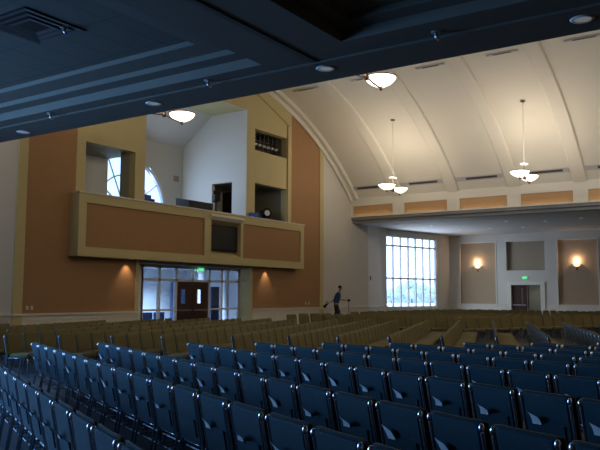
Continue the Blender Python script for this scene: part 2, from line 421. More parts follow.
def far_wall():
    holes = [(-17.25, -14.93, 1.2, 5.07, .12), (-11.12, -8.84, 1.2, 5.07, .12), (-14.23, -11.88, 3.28, 5.07, .25), (-13.97, -12.14, 0, 2.38, .3),
             (-5.2, -2.9, 1.2, 5.07, .12), (-.2, 2.1, 1.2, 5.07, .12)]
    xs = sorted({-18.0, XR, *[h[0] for h in holes], *[h[1] for h in holes]}); zs = sorted({0, 5.7, *[h[2] for h in holes], *[h[3] for h in holes]})
    b = MB()
    for i in range(len(xs)-1):
        for j in range(len(zs)-1):
            cx, cz = (xs[i]+xs[i+1])/2, (zs[j]+zs[j+1])/2
            if not any(h[0] < cx < h[1] and h[2] < cz < h[3] for h in holes):
                b.box(xs[i], xs[i+1], YS, YS+.3, zs[j], zs[j+1])
    struct('wall_far', b, M['grey'], 'grey far wall with niches and double door')
    for k, h in enumerate(holes):
        if h[4] == .3: continue
        struct('wall_niche_%d' % (k+1), MB().box(h[0], h[1], YS+h[4], YS+.32, h[2], h[3]), M['nichetan' if k in (0, 1, 4, 5) else 'niche'], 'tan recessed niche in the far wall')
        if k != 2:
            bb = MB(); x0, x1, z0, z1 = h[0], h[1], h[2], h[3]
            bb.box(x0-.07, x0, YS-.03, YS+.02, z0, z1+.07).box(x1, x1+.07, YS-.03, YS+.02, z0, z1+.07).box(x0, x1, YS-.03, YS+.02, z1, z1+.07)
            struct('trim_%d' % (50+k), bb, M['trim'], 'slim moulding around a wall niche')
far_wall()
seg((-20.2, 9.0), (XL, 12.97), 0, 7, 'grey', 'wall_left_near', 'pale wall at the left edge of the photo turned to the daylight')
seg((-19.25, 5.92), (-20.2, 9.0), 0, 7, 'grey', 'wall_left_return', None)
# wainscot -------------------------------------------------------------
CAP = 1.11
def wains(name, p, q, m='trim', z=CAP, label='painted wainscot with chair rail'):
    P, Q = Vector((*p, 0)), Vector((*q, 0)); L = (Q-P).length; ang = math.atan2((Q-P).y, (Q-P).x)
    T = Matrix.Translation(P) @ Matrix.Rotation(ang, 4, 'Z')
    b = MB().box(0, L, -.03, 0, 0, z-.06, T).box(0, L, -.075, 0, z-.06, z, T).box(0, L, -.05, 0, 0, .16, T)
    n = max(1, round(L/1.5)); g = .12
    for i in range(n):
        a, c = L*i/n+g, L*(i+1)/n-g
        for (x0, x1, z0, z1) in ((a, c, z-.20, z-.17), (a, c, .24, .27), (a, a+.03, .24, z-.17), (c-.03, c, .24, z-.17)):
            b.box(x0, x1, -.045, -.03, z0, z1, T)
    struct(name, b, M[m], label)
wains('baseboard_left', (XL, 12.97), (XL, 17.9), 'trim'); wains('baseboard_left_near', (-20.2, 9.0), (XL, 12.97), 'trim')
wains('baseboard_left_2', (XL, 24.5), (XL, 34.9), 'trim')
wains('baseboard_corner', A, W1, 'trim'); wains('baseboard_corner_2', W2, Cc, 'trim')
wains('baseboard_far', (-18.0, YS), (-14.28, YS), 'trim', 1.2); wains('baseboard_far_2', (-11.84, YS), (XR, YS), 'trim', 1.2)
# out of frame enclosure (right, and behind the camera with its windows)
struct('wall_right', MB().box(XR, XR+.3, YN-.3, YS+.3, 0, 12), M['brown'])
b = MB()
b.box(XL-1, XR, YN-.3, YN, 0, 7)
struct('wall_near', b, M['thermo'])
seg((-18.0, YN), (-18.08, 1.0), 0, 6, 'grey', 'wall_near_corner', None); pass
seg((-18.08, 1.0), (-19.25, 5.92), 0, .95, 'grey', 'wall_under_near_window', None); seg((-18.08, 1.0), (-19.25, 5.92), 5.28, 6, 'grey', 'wall_over_near_window', None)
window('window_3', (-18.08, 1.0), (-19.25, 5.92), .95, 5.28, 7, None)

# ------------------------------------------------------------------ balcony
XF = -18.35
BY0, BY1, BZ0, BZ1 = 14.9, 27.83, 2.9, 4.92
bal = thing('balcony', (XF, 21.3, BZ0), 'long projecting balcony with cream frame and two tan panels', 'balcony')
def B(mb, name, m, **k):
    o = mb.build(name, M[m], bal, **k); o.location = (-XF, -21.3, -BZ0); return o
b = MB()
t = .22
b.box(XF-t, XF, BY0, BY1, BZ0, 3.20).box(XF-t, XF, BY0, BY1, 4.62, BZ1)
for a, c in ((BY0, 15.2), (20.88, 21.27), (23.12, 23.28), (27.55, BY1)): b.box(XF-t, XF, a, c, 3.2, 4.62)
b.box(XL, XF-t, BY0, BY0+.2, BZ0, BZ1).box(XL, XF-t, BY1-.2, BY1, BZ0, BZ1)
b.box(XL, XF-t, BY0+.2, BY1-.2, BZ0, BZ0+.15)
B(b, 'parapet_frame', 'cream')
B(MB().box(XF-t, XF-.05, 15.2, 20.88, 3.2, 4.62), 'fascia_panel', 'brown')
B(MB().box(XF-t, XF-.05, 23.28, 27.55, 3.2, 4.62), 'fascia_panel', 'brown')
B(MB().box(XF-.35, XF+.035, BY0-.03, BY1+.03, BZ1, BZ1+.045), 'parapet_cap', 'trim')
# centre niche box
b = MB().box(XF-.40, XF-.36, 21.27, 23.12, 3.2, 4.62)
b.prism([(XF-.36, 4.45), (XF+.0, 4.62), (XF-.36, 4.62)], 'y', 21.27, 23.12)
b.prism([(XF-.36, 3.40), (XF+.0, 3.2), (XF-.36, 3.2)], 'y', 21.27, 23.12)
b.box(XF-.40, XF-t, 21.23, 21.27, 3.2, 4.62).box(XF-.40, XF-t, 23.12, 23.16, 3.2, 4.62)
B(b, 'niche_lining', 'cream')
b = MB().prism([(XF, 4.62), (XF+.13, 4.74), (XF+.13, 4.80), (XF, 4.84)], 'y', 21.15, 23.2)
B(b, 'niche_hood', 'vault')  # paler than the lining, to imitate a lit reveal
scr = MB().rbox(-.9, .9, -.04, .04, -.5, .5, .02); o = scr.build('projection_monitor', M['screen'])
o.location = (XF-.20, 22.19, 3.95); o.rotation_euler = (0, 0, PI/2)
tag(o, 'flat black screen recessed in the middle of the balcony front', 'screen')
MB().box(-.86, .86, -.047, -.041, -.46, .46).build('screen_face', M['black'], o)
# downlights under the balcony
for nm, y in (('left', 17.34), ('right', 25.41)):
    t_ = thing('recessed_downlight', (XL+.26, y, BZ0), 'small recessed downlight under the %s part of the balcony' % nm, 'downlight')
    MB().lathe([(.05, -.01), (.075, -.012), (.08, 0), (.05, 0)], 16).build('trim_ring', M['whitemetal'], t_)
    MB().lathe([(0, -.003), (.05, -.003)], 16).build('lens', M['bowl'], t_)
    l = bpy.data.lights.new('downlight_beam', 'SPOT'); l.energy = 26; l.color = (1, .72, .42); l.spot_size = math.radians(80); l.spot_blend = .8; l.shadow_soft_size = .04
    lo = bpy.data.objects.new('downlight_beam', l); col.objects.link(lo); lo.location = (XL+.22, y, BZ0-.03)
    lo.rotation_euler = Vector((-.28, 0, -1)).to_track_quat('-Z', 'Y').to_euler()

# ------------------------------------------------------------------ lobby doors and glazing
XD = -19.46
b = MB().box(XD-.1, XD+.02, 17.9, 24.5, 2.78, 3.7)
b.box(XD, XL-WT, 24.37, 24.5, 0, 2.9).box(XD, XL-WT, 17.8, 17.9, 0, 2.9)
struct('wall_lobby_front', b, M['cream'], 'cream header and cheeks of the door recess')
struct('wall_lobby_cheek', MB().box(XL-WT, XL+.02, 24.37, 24.5, 0, 2.9), M['cream'], 'cream edge right of the lobby glazing')
struct('trim_6', MB().box(XD, XL, 17.95, 24.37, 2.80, 2.9), M['niche'], 'soffit of the door recess')
b = MB()
vv = [18.66, 19.60, 20.54, 22.44, 23.24, 24.33]
for y in (18.72, 19.60, 20.50, 22.44, 23.23, 24.34): b.box(XD-.05, XD+.05, y-.055, y+.055, 0, 2.78)
b.box(XD-.05, XD+.05, 17.9, 18.74, 0, 2.78)
b.box(XD-.05, XD+.05, 18.7, 24.37, 2.70, 2.78).box(XD-.05, XD+.05, 18.7, 24.37, 2.20, 2.29).box(XD-.05, XD+.05, 21.40, 21.48, 2.2, 2.78)
b.box(XD-.05, XD+.07, 18.7, 20.5, 1.08, 1.15).box(XD-.05, XD+.07, 22.44, 24.37, 1.08, 1.15)
o = struct('window_5', b, M['alu'], 'white framed storefront glazing around the lobby doors')
for y0, y1 in ((18.77, 19.54), (19.65, 20.45), (22.5, 23.18), (23.29, 24.29)): MB().box(XD-.01, XD+.01, y0, y1, 0, 2.72).build('pane', M['glass'], o)
for y0, y1 in ((20.55, 21.4), (21.48, 22.39)): MB().box(XD-.01, XD+.01, y0, y1, 2.29, 2.70).build('pane', M['glass'], o)
def leaf(name, y0, y1, hy, side):
    b = MB(); a, c = hy-.13, hy+.13
    b.box(-.025, .025, y0, a, 0, 2.2).box(-.025, .025, c, y1, 0, 2.2).box(-.025, .025, a, c, 0, 1.35).box(-.025, .025, a, c, 1.90, 2.2)
    o = struct(name, b, M['wood'], 'dark cherry lobby door leaf with narrow window'); o.location = (XD, 0, 0)
    MB().box(-.006, .006, a, c, 1.35, 1.9).build('pane', M['glass'], o)
    MB().box(.03, .07, y0+.06, y1-.06, 1.06, 1.12).build('push_bar', M['rackmetal'], o)
leaf('door_1', 20.56, 21.44, 20.93, -1); leaf('door_2', 21.46, 22.38, 21.85, 1)
def exit_sign(loc, rz, label):
    t = thing('exit_sign', loc, label, 'exit sign', rz=rz)
    MB().rbox(-.19, .19, -.035, .03, -.11, .11, .015).build('housing', M['exit'], t)
    t.scale = (.8, .8, .8)
    c = bpy.data.curves.new('exit_text', 'FONT'); c.body = 'EXIT'; c.size = .17; c.align_x = 'CENTER'; c.align_y = 'CENTER'; c.extrude = .004
    tmp = bpy.data.objects.new('tmp', c); dg = bpy.context.evaluated_depsgraph_get()
    col.objects.link(tmp); dg.update(); me = bpy.data.meshes.new_from_object(tmp.evaluated_get(dg)); bpy.data.objects.remove(tmp)
    me.materials.clear(); me.materials.append(M['exittxt'])
    o = bpy.data.objects.new('lettering', me); col.objects.link(o); o.parent = t; o.location = (0, -.042, 0); o.rotation_euler = (PI/2, 0, 0)
exit_sign((XD+.22, 21.72, 2.68), PI/2, 'green lit exit sign above the dark lobby doors')
exit_sign((-13.1, YS-.03, 2.82), 0, 'green lit exit sign above the far wall double door')
# lobby room
b = MB().box(-25.2, -25, 16.5, 27, 0, 3.0).box(-25, XD-.12, 16.5, 16.7, 0, 3.0).box(-25, XD-.5, 27, 27.2, 0, 3.0).box(-25, XD-.12, 16.5, 27.2, 2.9, 3.0)
struct('wall_lobby', b, M['lobbywhite'], 'bright white lobby walls seen through the glazing')
b = MB()
for y in (19.9, 23.0, 26.0): b.box(-24.99, -24.9, y, y+.9, 0, 2.3)
struct('wall_lobby_panels', b, M['lobbyblue'], 'blue grey doors on the back wall of the lobby')
for k, (x, y, r) in enumerate(((-22.5, 20.15, .17), (-22.8, 21.55, .17), (-22.4, 25.35, .17), (-21.5, 26.0, .15))):
    c = MB().lathe([(r+.05, 0), (r+.05, .2), (r, .25), (r, 2.7), (r+.05, 2.75), (r+.05, 2.9)], 20, (x, y, 0))
    struct('wall_lobby_column_%d' % (k+1), c, M['lobbywhite'], 'round white lobby column', smooth=True)
o = MB().box(-.35, .35, -.04, .04, 0, 2.05).build('dark_lobby_panel', M['lobbydark']); o.location = (-21.2, 24.95, 0); o.rotation_euler = (0, 0, PI/2)
tag(o, 'tall navy panel standing in the lobby behind the right glazing', 'panel')
MB().box(-.38, .38, -.2, .2, -.0, .05).build('foot', M['lobbydark'], o)
for k, (y, lab) in enumerate(((20.3, 'navy lobby bench seen low through the left glazing'), (20.95, 'navy lobby bench behind the left edge of the dark doors'))):
    t_ = thing('lobby_bench', (-20.4, y-.1, 0), lab, 'bench')
    MB().rbox(-.25, .25, -.28, .28, .38, .50, .04).build('seat', M['lobbyblue'], t_)
    MB().rbox(-.29, -.21, -.28, .28, .5, 1.0, .03).build('backrest', M['lobbyblue'], t_)
    for sx in (-.2, .2):
        for sy in (-.23, .23): MB().tube([(sx, sy, 0), (sx, sy, .4)], .02).build('leg', M['frame'], t_)

# ------------------------------------------------------------------ items in the gallery
t_ = thing('video_camera', (-19.5, 22.86, 3.9), 'dark video camera on a tripod in front of the gallery side wall', 'video camera', rz=-2.2)
for a in (90, 210, 330):
    a = math.radians(a); MB().tube([(.45*math.cos(a), .45*math.sin(a), 0), (.04*math.cos(a), .04*math.sin(a), 1.35)], .018).build('leg', M['black'], t_)
MB().tube([(0, 0, 1.3), (0, 0, 1.62)], .035).build('column', M['black'], t_)
MB().rbox(-.12, .12, -.2, .28, 1.66, 1.92, .03).build('body', M['black'], t_)
MB().tube([(0, -.2, 1.78), (0, -.42, 1.78)], [.06, .075], 14).build('lens', M['black'], t_)
MB().rbox(-.16, .16, .12, .2, 1.95, 2.12, .02).build('viewfinder', M['black'], t_)
MB().tube([(0, .1, 1.6), (.05, .55, 1.35)], .012).build('pan_handle', M['black'], t_)
MB().tube([(0, -.1, 1.92), (0, -.08, 2.0), (0, .14, 2.0), (0, .16, 1.92)], .014).build('carry_handle', M['black'], t_)
# dark desk/console
t_ = thing('mixing_desk', (-19.5, 21.55, 3.9), 'long black sound desk behind the balcony rail', 'desk')
MB().prism([(-.35, 1.12), (.35, 1.22), (.35, 1.50), (-.35, 1.62)], 'y', -.72, .72).build('console', M['black'], t_)
for sy in (-.65, .65): MB().box(-.3, .3, sy-.03, sy+.03, 0, 1.2).build('side_panel', M['black'], t_)
t_ = thing('computer_monitor', (-18.98, 18.45, 3.9), 'small dark monitor beside the left tower opening', 'monitor')
MB().rbox(-.03, .03, -.25, .17, 1.08, 1.40, .02).build('display', M['black'], t_)
MB().box(.032, .036, -.2, .12, 1.12, 1.36).build('lit_face', M['blue'], t_)
MB().tube([(0, 0, .9), (0, 0, 1.1)], .03).build('stand', M['black'], t_)
MB().box(-.25, .05, -.5, .4, .85, .9).build('shelf', M['black'], t_)
MB().tube([(-.1, -.3, .0), (-.1, -.3, .86)], .03).build('post', M['black'], t_)
t_ = thing('small_monitor', (-20.6, 20.2, 3.9), 'tiny dark box on a stand in front of the arched window edge', 'monitor')
MB().rbox(-.1, .1, -.14, .14, 1.42, 1.56, .02).build('body', M['black'], t_); MB().tube([(0, 0, 0), (0, 0, 1.42)], .015).build('pole', M['black'], t_)
MB().lathe([(.0, .03), (.2, .02), (.2, 0)], 16).build('base', M['black'], t_)
t_ = thing('stage_light', (-19.65, 26.45, 3.9), 'black followspot lamp with round pale lens in the right opening', 'spotlight', rz=1.05)
MB().tube([(0, .5, 1.5), (0, .1, 1.5), (0, -.1, 1.52), (0, -.35, 1.52)], [.12, .2, .2, .23], 18).build('lamp_body', M['black'], t_, True)
MB().tube([(0, -.355, 1.52), (0, -.37, 1.52)], .13, 18).build('lens', M['whitemetal'], t_)
MB().tube([(-.25, 0, 1.5), (-.25, 0, 1.25), (.25, 0, 1.25), (.25, 0, 1.5)], .02).build('yoke', M['black'], t_)
MB().tube([(0, 0, 0), (0, 0, 1.25)], .03).build('stand', M['black'], t_)
MB().lathe([(0, .04), (.3, .02), (.3, 0)], 16).build('base', M['black'], t_)
t_ = thing('equipment_case', (-19.5, 25.35, 3.9), 'black equipment case stack in the right tower opening', 'case')
MB().rbox(-.3, .3, -.35, .4, 0, .8, .03).build('lower_case', M['black'], t_); MB().rbox(-.28, .28, -.3, .35, .8, 1.45, .03).build('upper_case', M['black'], t_)
t_ = thing('blue_box', (-18.63, 24.35, BZ1+.045), 'small blue box on the balcony rail by the tower corner', 'box')
MB().rbox(-.1, .1, -.2, .2, 0, .2, .03).build('body', M['blue'], t_); MB().box(-.11, .11, -.21, .21, .19, .22).build('lid', M['blue'], t_)
o = MB().box(-.36, .36, -.03, .03, 0, 2.45).build('door_3', M['black']); o.location = (-20.72, 25.2, 3.9); o.rotation_euler = (0, 0, 0); o['kind'] = 'structure'; o['label'] = 'dark door inside the gallery opening'
MB().tube([(-.28, -.03, 1.0), (-.28, -.08, 1.0), (-.16, -.08, 1.0)], .012).build('door_handle', M['chrome'], o)
# ducts and pipes in the upper opening
for k in range(4):
    z = 8.12+k*.2
    o = MB().tube([(XL-.7-.12*(k % 2), 24.3, z), (XL-.7-.12*(k % 2), 27.35, z)], .045 if k % 2 else .06, 10).build('air_pipe', M['chrome' if k % 2 == 0 else 'vent'], None, True)
    tag(o, '%s horizontal pipe in the small upper tower opening' % ('lowest', 'second lowest', 'second highest', 'highest')[k], 'pipe')
for k in range(7):
    y = 24.85+k*.32
    o = MB().tube([(XL-.5, y, 7.98), (XL-.5, y, 8.5), (XL-.5, y+.1, 8.62), (XL-.5, y+.1, 8.97)], .035, 8).build('valve_pipe', M['vent'], None, True)
    MB().lathe([(0, .05), (.08, .03), (.08, -.03), (0, -.05)], 10, (XL-.45, y, 8.4)).build('valve_wheel', M['whitemetal'], o)
    tag(o, 'dark upright pipe with pale valve, %s from the left in the upper opening' % ORD[k], 'pipe')
# plates on walls
def plate(loc, label, mname='trim', name='switch_plate', w_=.08, h_=.12, nrm='x'):
    t_ = thing(name, loc, label, 'wall plate')
    if nrm == 'x': MB().rbox(-w_/2, w_/2, -.008, .008, -h_/2, h_/2, .01, Matrix.Rotation(PI/2, 4, 'Z')).build('plate', M[mname], t_); MB().box(.008, .02, -.012, .012, -.02, .02).build('toggle', M[mname], t_)
    else: MB().rbox(-w_/2, w_/2, -.008, .008, -h_/2, h_/2, .01).build('plate', M[mname], t_); MB().box(-.012, .012, -.02, -.008, -.02, .02).build('toggle', M[mname], t_)
plate((XL+.01, 13.47, 1.28), 'left one of two pale switch plates on the tan wall'); plate((XL+.01, 13.63, 1.28), 'right one of two pale switch plates on the tan wall')
plate((XL+.01, 28.66, 1.32), 'left one of two pale plates right of the balcony'); plate((XL+.01, 28.95, 1.32), 'right one of two pale plates right of the balcony')
plate((XL+.01-.06, 35.24, 2.65), 'dark round thermostat left of the tall window', 'thermo', 'thermostat', .2, .24)
plate((XB+.01, 23.6, 6.9), 'small grey speaker plate on the gallery back wall corner', 'niche', 'wall_speaker', .34, .26)

# ------------------------------------------------------------------ far double door
dr = MB()
for x0, x1, z0, z1 in ((-14.22, -13.97, 0, 2.57), (-12.14, -11.90, 0, 2.57), (-13.97, -12.14, 2.38, 2.57)): dr.box(x0, x1, YS-.06, YS+.02, z0, z1)
struct('trim_7', dr, M['trim'], 'white casing around the far double door')
b = MB(); x0, x1 = -13.95, -13.05
b.box(x0, -13.40, YS+.1, YS+.15, 0, 2.36).box(-13.27, x1, YS+.1, YS+.15, 0, 2.36).box(-13.40, -13.27, YS+.1, YS+.15, 0, 1.25).box(-13.40, -13.27, YS+.1, YS+.15, 2.2, 2.36)
o = struct('door_4', b, M['wood'], 'closed dark leaf of the far double door')
MB().box(-13.40, -13.27, YS+.12, YS+.13, 1.25, 2.2).build('pane', M['glass'], o); MB().box(-13.9, -13.1, YS+.04, YS+.1, 1.12, 1.18).build('push_bar', M['chrome'], o)
b = MB().box(-.02, .02, 0, .9, 0, 2.36); o = struct('door_5', b, M['wood'], 'open dark leaf of the far double door'); o.location = (-12.98, YS+.2, 0); o.rotation_euler = (0, 0, .25)
b = MB().box(-14.6, -11.4, YS+2.6, YS+2.7, 0, 2.7).box(-14.7, -14.6, YS+.3, YS+2.7, 0, 2.7).box(-11.4, -11.3, YS+.3, YS+2.7, 0, 2.7).box(-14.7, -11.3, YS+.3, YS+2.7, 2.6, 2.7)
struct('wall_vestibule', b, M['roomgrey'], 'olive wall of the vestibule behind the open door')
struct('wall_vestibule_edge', MB().box(-12.26, -12.16, YS+.3, YS+.6, 0, 2.5), M['lobbywhite'], 'white jamb inside the open door')
area('vestibule_lamp', (-12.6, YS+1.5, 2.55), (0, 0, -1), .6, .6, 9, (.9, .95, 1))
area('lobby_door_lamp', (-13.6, YS+1.2, 2.55), (0, 0, -1), .4, .4, 3, (.9, .95, 1))

# ------------------------------------------------------------------ lamps
def sconce(x, z, label):
    t_ = thing('wall_sconce', (x, YS+.12, z), label, 'wall lamp', 'wall sconces in the far niches')
    prof = [(.02, -.16), (.10, -.13), (.18, -.07), (.25, 0)]
    b = MB(); n = 16; vs = []
    for r, h in prof:
        for k in range(n+1): a = PI+PI*k/n; vs.append((r*math.cos(a), r*.9*math.sin(a), h))
    b.add(vs, [(i*(n+1)+k, i*(n+1)+k+1, (i+1)*(n+1)+k+1, (i+1)*(n+1)+k) for i in range(3) for k in range(n)])
    b.build('glass_bowl', M['sconce'], t_, True)
    MB().tube([(.255*math.cos(PI+PI*k/16), .23*math.sin(PI+PI*k/16), .005) for k in range(17)], .012, 6).build('rim', M['bronze'], t_)
    MB().rbox(-.04, .04, -.03, 0, -.36, -.05, .02).build('back_plate', M['bronze'], t_)
    MB().tube([(0, -.02, -.3), (0, -.12, -.26), (0, -.06, -.16)], .014, 6).build('arm', M['bronze'], t_)
    point('sconce_bulb', (x, YS-.02, z+.22), 24, (1, .70, .45), .05)
sconce(-16.13, 3.6, 'lit half-bowl wall lamp in the niche beside the tall window')
sconce(-10.04, 3.6, 'lit half-bowl wall lamp in the niche right of the double door')
point('sconce_bulb', (-4.0, YS-.05, 3.82), 24, (1, .66, .36), .06)
point('sconce_bulb', (1.0, YS-.05, 3.82), 24, (1, .66, .36), .06)
def pendant_parts(t_, zc_, ztop, xr, dy=.64):
    """hub at local z 0; bowls at +-dy"""
    for s in (-1, 1):
        bo = MB().lathe([(.0, -.20), (.12, -.185), (.25, -.12), (.34, -.04), (.385, .04), (.375, .04), (.33, -.03), (.24, -.10), (.11, -.165), (.0, -.178)], 32, (xr, s*dy, 0)).build('glass_bowl', M['bowl'], t_, True)
        MB().tube([(xr+.39*math.cos(2*PI*k/32), s*dy+.39*math.sin(2*PI*k/32), .045) for k in range(32)], .016, 6, True).build('rim', M['bronze'], bo)
        MB().lathe([(0, -.30), (.02, -.29), (.045, -.25), (.03, -.215), (.05, -.2), (0, -.19)], 12, (xr, s*dy, 0)).build('finial', M['bronze'], bo)
    MB().tube([(xr, -dy, -.235), (xr*.6, -dy*.5, -.20), (0, 0, -.14), (xr*.6, dy*.5, -.20), (xr, dy, -.235)], .020, 8).build('arm', M['bronze'], t_)
    MB().lathe([(0, -.22), (.05, -.2), (.07, -.14), (.04, -.06), (.018, 0)], 14).build('hub', M['bronze'], t_, True)
    MB().tube([(0, 0, -.05), (0, 0, .42)], .03, 8).build('stem', M['bronze'], t_)
    MB().lathe([(0, .42), (.16, .42), (.17, .45), (0, .48)], 18).build('canopy_disc', M['whitemetal'], t_, True)
    MB().tube([(0, 0, .46), (0, 0, ztop)], .010, 6).build('rod', M['whitemetal'], t_)
    MB().lathe([(0, ztop-.05), (.09, ztop-.04), (.10, ztop), (0, ztop)], 14).build('ceiling_plate', M['bronze'], t_)
PEND = [(-14.37, 29.1, 6.57, 'pendant with two lit bowls on a long rod, left over the far seats', True), (-8.46, 29.1, 6.62, 'pendant with two lit bowls on a long rod, right over the far seats', True),
        (-7.95, 14.72, 7.00, 'large bowl pendant hanging just beyond the beam, upper centre', False), (-14.55, 14.72, 7.00, 'large bowl pendant hanging before the left tower', False)]
for x, y, z, lab, far in PEND:
    t_ = thing('pendant_lamp', (x, y, z), lab, 'pendant lamp', 'bowl pendants under the vault')
    pendant_parts(t_, z, vz(y)-z-.01, 0, .64 if far else .74)
LP = 860
for k, x in enumerate((-14.4, -8.46, -2.5, 3.4, 9.3)):
    for y in (14.8, 29.1):
        for s in (-1, 1):
            point('pendant_bulb', (x, y+s*.64, 6.75 if y > 20 else 7.1), LP*(.65 if x < -12 and y < 20 else .85 if y < 20 else 1.25 if x < -5 else 1.0)/11, WARM, .16)
# wall-washing tubes behind the fascia ledge
for k, (xa, xb) in enumerate(PAN[:7]):
    o = area('cove_tube', ((xa+xb)/2, Y2-.02, 5.875), (0, .35, 1), xb-xa-.3, .05, .6, (1, .8, .55))
def disc_light(x, y, z, label, r=.14, m='lens', name='recessed_downlight', grp=None):
    t_ = thing(name, (x, y, z), label, 'downlight', grp)
    MB().lathe([(r*.8, -.012), (r, -.014), (r*1.12, 0), (r*.8, 0)], 24).build('trim_ring', M['whitemetal'], t_, True)
    MB().lathe([(0, -.008), (r*.8, -.006)], 24).build('lens', M[m], t_)
for (x, y), lab in zip(((-14.88, 10.38), (-10.38, 10.20), (-6.28, 10.17), (-2.12, 10.25)), ('white round downlight at the far left of the dark beam', 'white round downlight in the beam above the left bowl pendant',
        'white round downlight in the beam left of the central pendant', 'white round downlight at the right end of the dark beam')):
    disc_light(x, y, ZC, lab, .15, grp='downlights in the near beam')
for k, (x, y) in enumerate(((-16.13, 37.37), (-11.8, 37.08), (-12.04, 40.87), (-10.08, 38.12), (-8.16, 37.55), (-13.94, 40.82), (-15.6, 40.21))):
    disc_light(x, y, 5.60, 'small downlight in the far aisle ceiling, %s' % ('above the tall window', 'nearest of the middle ones', 'straight above the exit sign', 'above the right niche edge',
        'furthest right', 'above the left side of the double door', 'above the left niche')[k], .11, 'lensdim', grp='downlights in the far aisle ceiling')
for k, (x, y, lab) in enumerate(((-9.33, 7.16, 'near the square vent'), (-13.0, 9.7, 'at the left by the bright edge line'), (-8.51, 9.70, 'left of the ceiling joint line'), (-4.07, 9.70, 'right of the central downlight'))):
    z = 5.95 if k == 0 else 5.59
    t_ = thing('ceiling_spotlight', (x, y, z), 'small metallic ceiling spotlight %s' % lab, 'spotlight')
    MB().lathe([(0, -.01), (.07, -.012), (.075, 0)], 16).build('base', M['chrome'], t_, True)
    MB().tube([(0, 0, -.01), (.0, .0, -.07), (.04, .02, -.12)], .025, 8).build('head', M['chrome'], t_, True)
for vx_, vy_, vlab in ((-9.72, 6.87, 'dark square air diffuser in the tiled ceiling, wholly in view at top left'), (-9.3, 5.45, 'dark square air diffuser cut by the top edge of the photo')):
  t_ = thing('ceiling_vent', (vx_, vy_, 5.95), vlab, 'air vent')
  for r in (.56, .42, .28): MB().add([(sx*r, sy*r, -.02) for sx, sy in ((-1, -1), (1, -1), (1, 1), (-1, 1))]+[(sx*(r-.13), sy*(r-.13), -.0) for sx, sy in ((-1, -1), (1, -1), (1, 1), (-1, 1))], [(0, 1, 5, 4), (1, 2, 6, 5), (2, 3, 7, 6), (3, 0, 4, 7)]).build('louvre', M['vent'], t_)
  MB().box(-.58, .58, -.58, .58, -.006, -.001).build('backing', M['black'], t_)
# slot vents in the vault
def slot(x0, x1, y, lab, h=.12, grp=None):
    a = math.atan2(vz(y)-CZ, y-CY)
    T = Matrix.Translation((0, y, vz(y))) @ Matrix.Rotation(a-PI/2, 4, 'X')
    o = MB().box(x0, x1, -h, h, -.045, -.02, T).build('slot_vent', M['soffit']); tag(o, lab, 'air vent', grp)
    MB().box(x0+(x1-x0)*.22, x1-.25, -h*.55, h*.45, -.052, -.046, T).build('opening', M['vent'], o)
for k, (xa, xb) in enumerate(PAN[:6]):
    slot(xa+.05, xb-.02, 32.62, 'long slot vent low on the vault above the %s ochre panel from left' % ORD[k], .125, 'slot vents at the foot of the vault')
for k, (xa, xb) in enumerate(((-17.82, -16.48), (-14.85, -13.5), (-11.83, -10.6), (-8.92, -7.71), (-6.06, -4.7))):
    slot(xa, xb, 26.1, 'thin slot vent high in the vault, %s from the left' % ORD[k], .05, 'slot vents high in the vault')

# ------------------------------------------------------------------ outside the tall window
struct('floor_outside', MB().box(-260, -19.6, 28, 330, -.5, -.3), M['pave'], 'pale ground outside the window')
def tree(x, y, h, r, lab, seed):
    rnd = random.Random(seed); t_ = thing('tree', (x, y, -.3), lab, 'tree', 'trees outside the tall window')
    MB().tube([(0, 0, 0), (.05, 0, h*.45), (0, .1, h*.8)], [.18, .13, .05], 8).build('trunk', M['bark'], t_)
    b = MB()
    for k in range(26):
        a, q = rnd.uniform(0, 2*PI), rnd.uniform(.2, 1); z = h*rnd.uniform(.35, 1); rr = r*q*(1.1-.6*z/h)
        s = rnd.uniform(.3, .55)*r*.8; c = (rr*math.cos(a), rr*math.sin(a), z)
        b.lathe([(0, -s), (s*.7, -s*.7), (s, 0), (s*.7, s*.7), (0, s)], 7, c)
    b.build('crown', M['foliage'], t_)
tl = ['tree at the left side of the window view', 'tree second from left in the window view', 'tallest tree in the middle of the window view', 'tree right of the middle in the window view', 'tree at the right side of the window view']
def outside(px, dist):
    d = Fv+(px-300)/f_px*RR; d.z = 0; d.normalize(); return d*dist
for k, (px, D, h) in enumerate(((391, 185, 3.2), (400, 195, 4.3), (411, 185, 5.4), (422, 195, 4.4), (434, 185, 3.4))):
    p = outside(px, D); tree(p.x, p.y, h, 2.4, tl[k], k+3)
hp, hq = outside(376, 205), outside(450, 205)
b = MB(); rnd = random.Random(5)
for k in range(60):
    p = hp.lerp(hq, k/59); s = rnd.uniform(1.0, 1.7)
    b.lathe([(0, -s), (s*.7, -s*.7), (s, 0), (s*.7, s*.7), (0, s)], 7, (p.x+rnd.uniform(-1, 1), p.y, .5+rnd.uniform(0, .8)))
o = b.build('hedge', M['foliage']); tag(o, 'low overexposed hedge line beyond the pale ground outside', 'hedge')

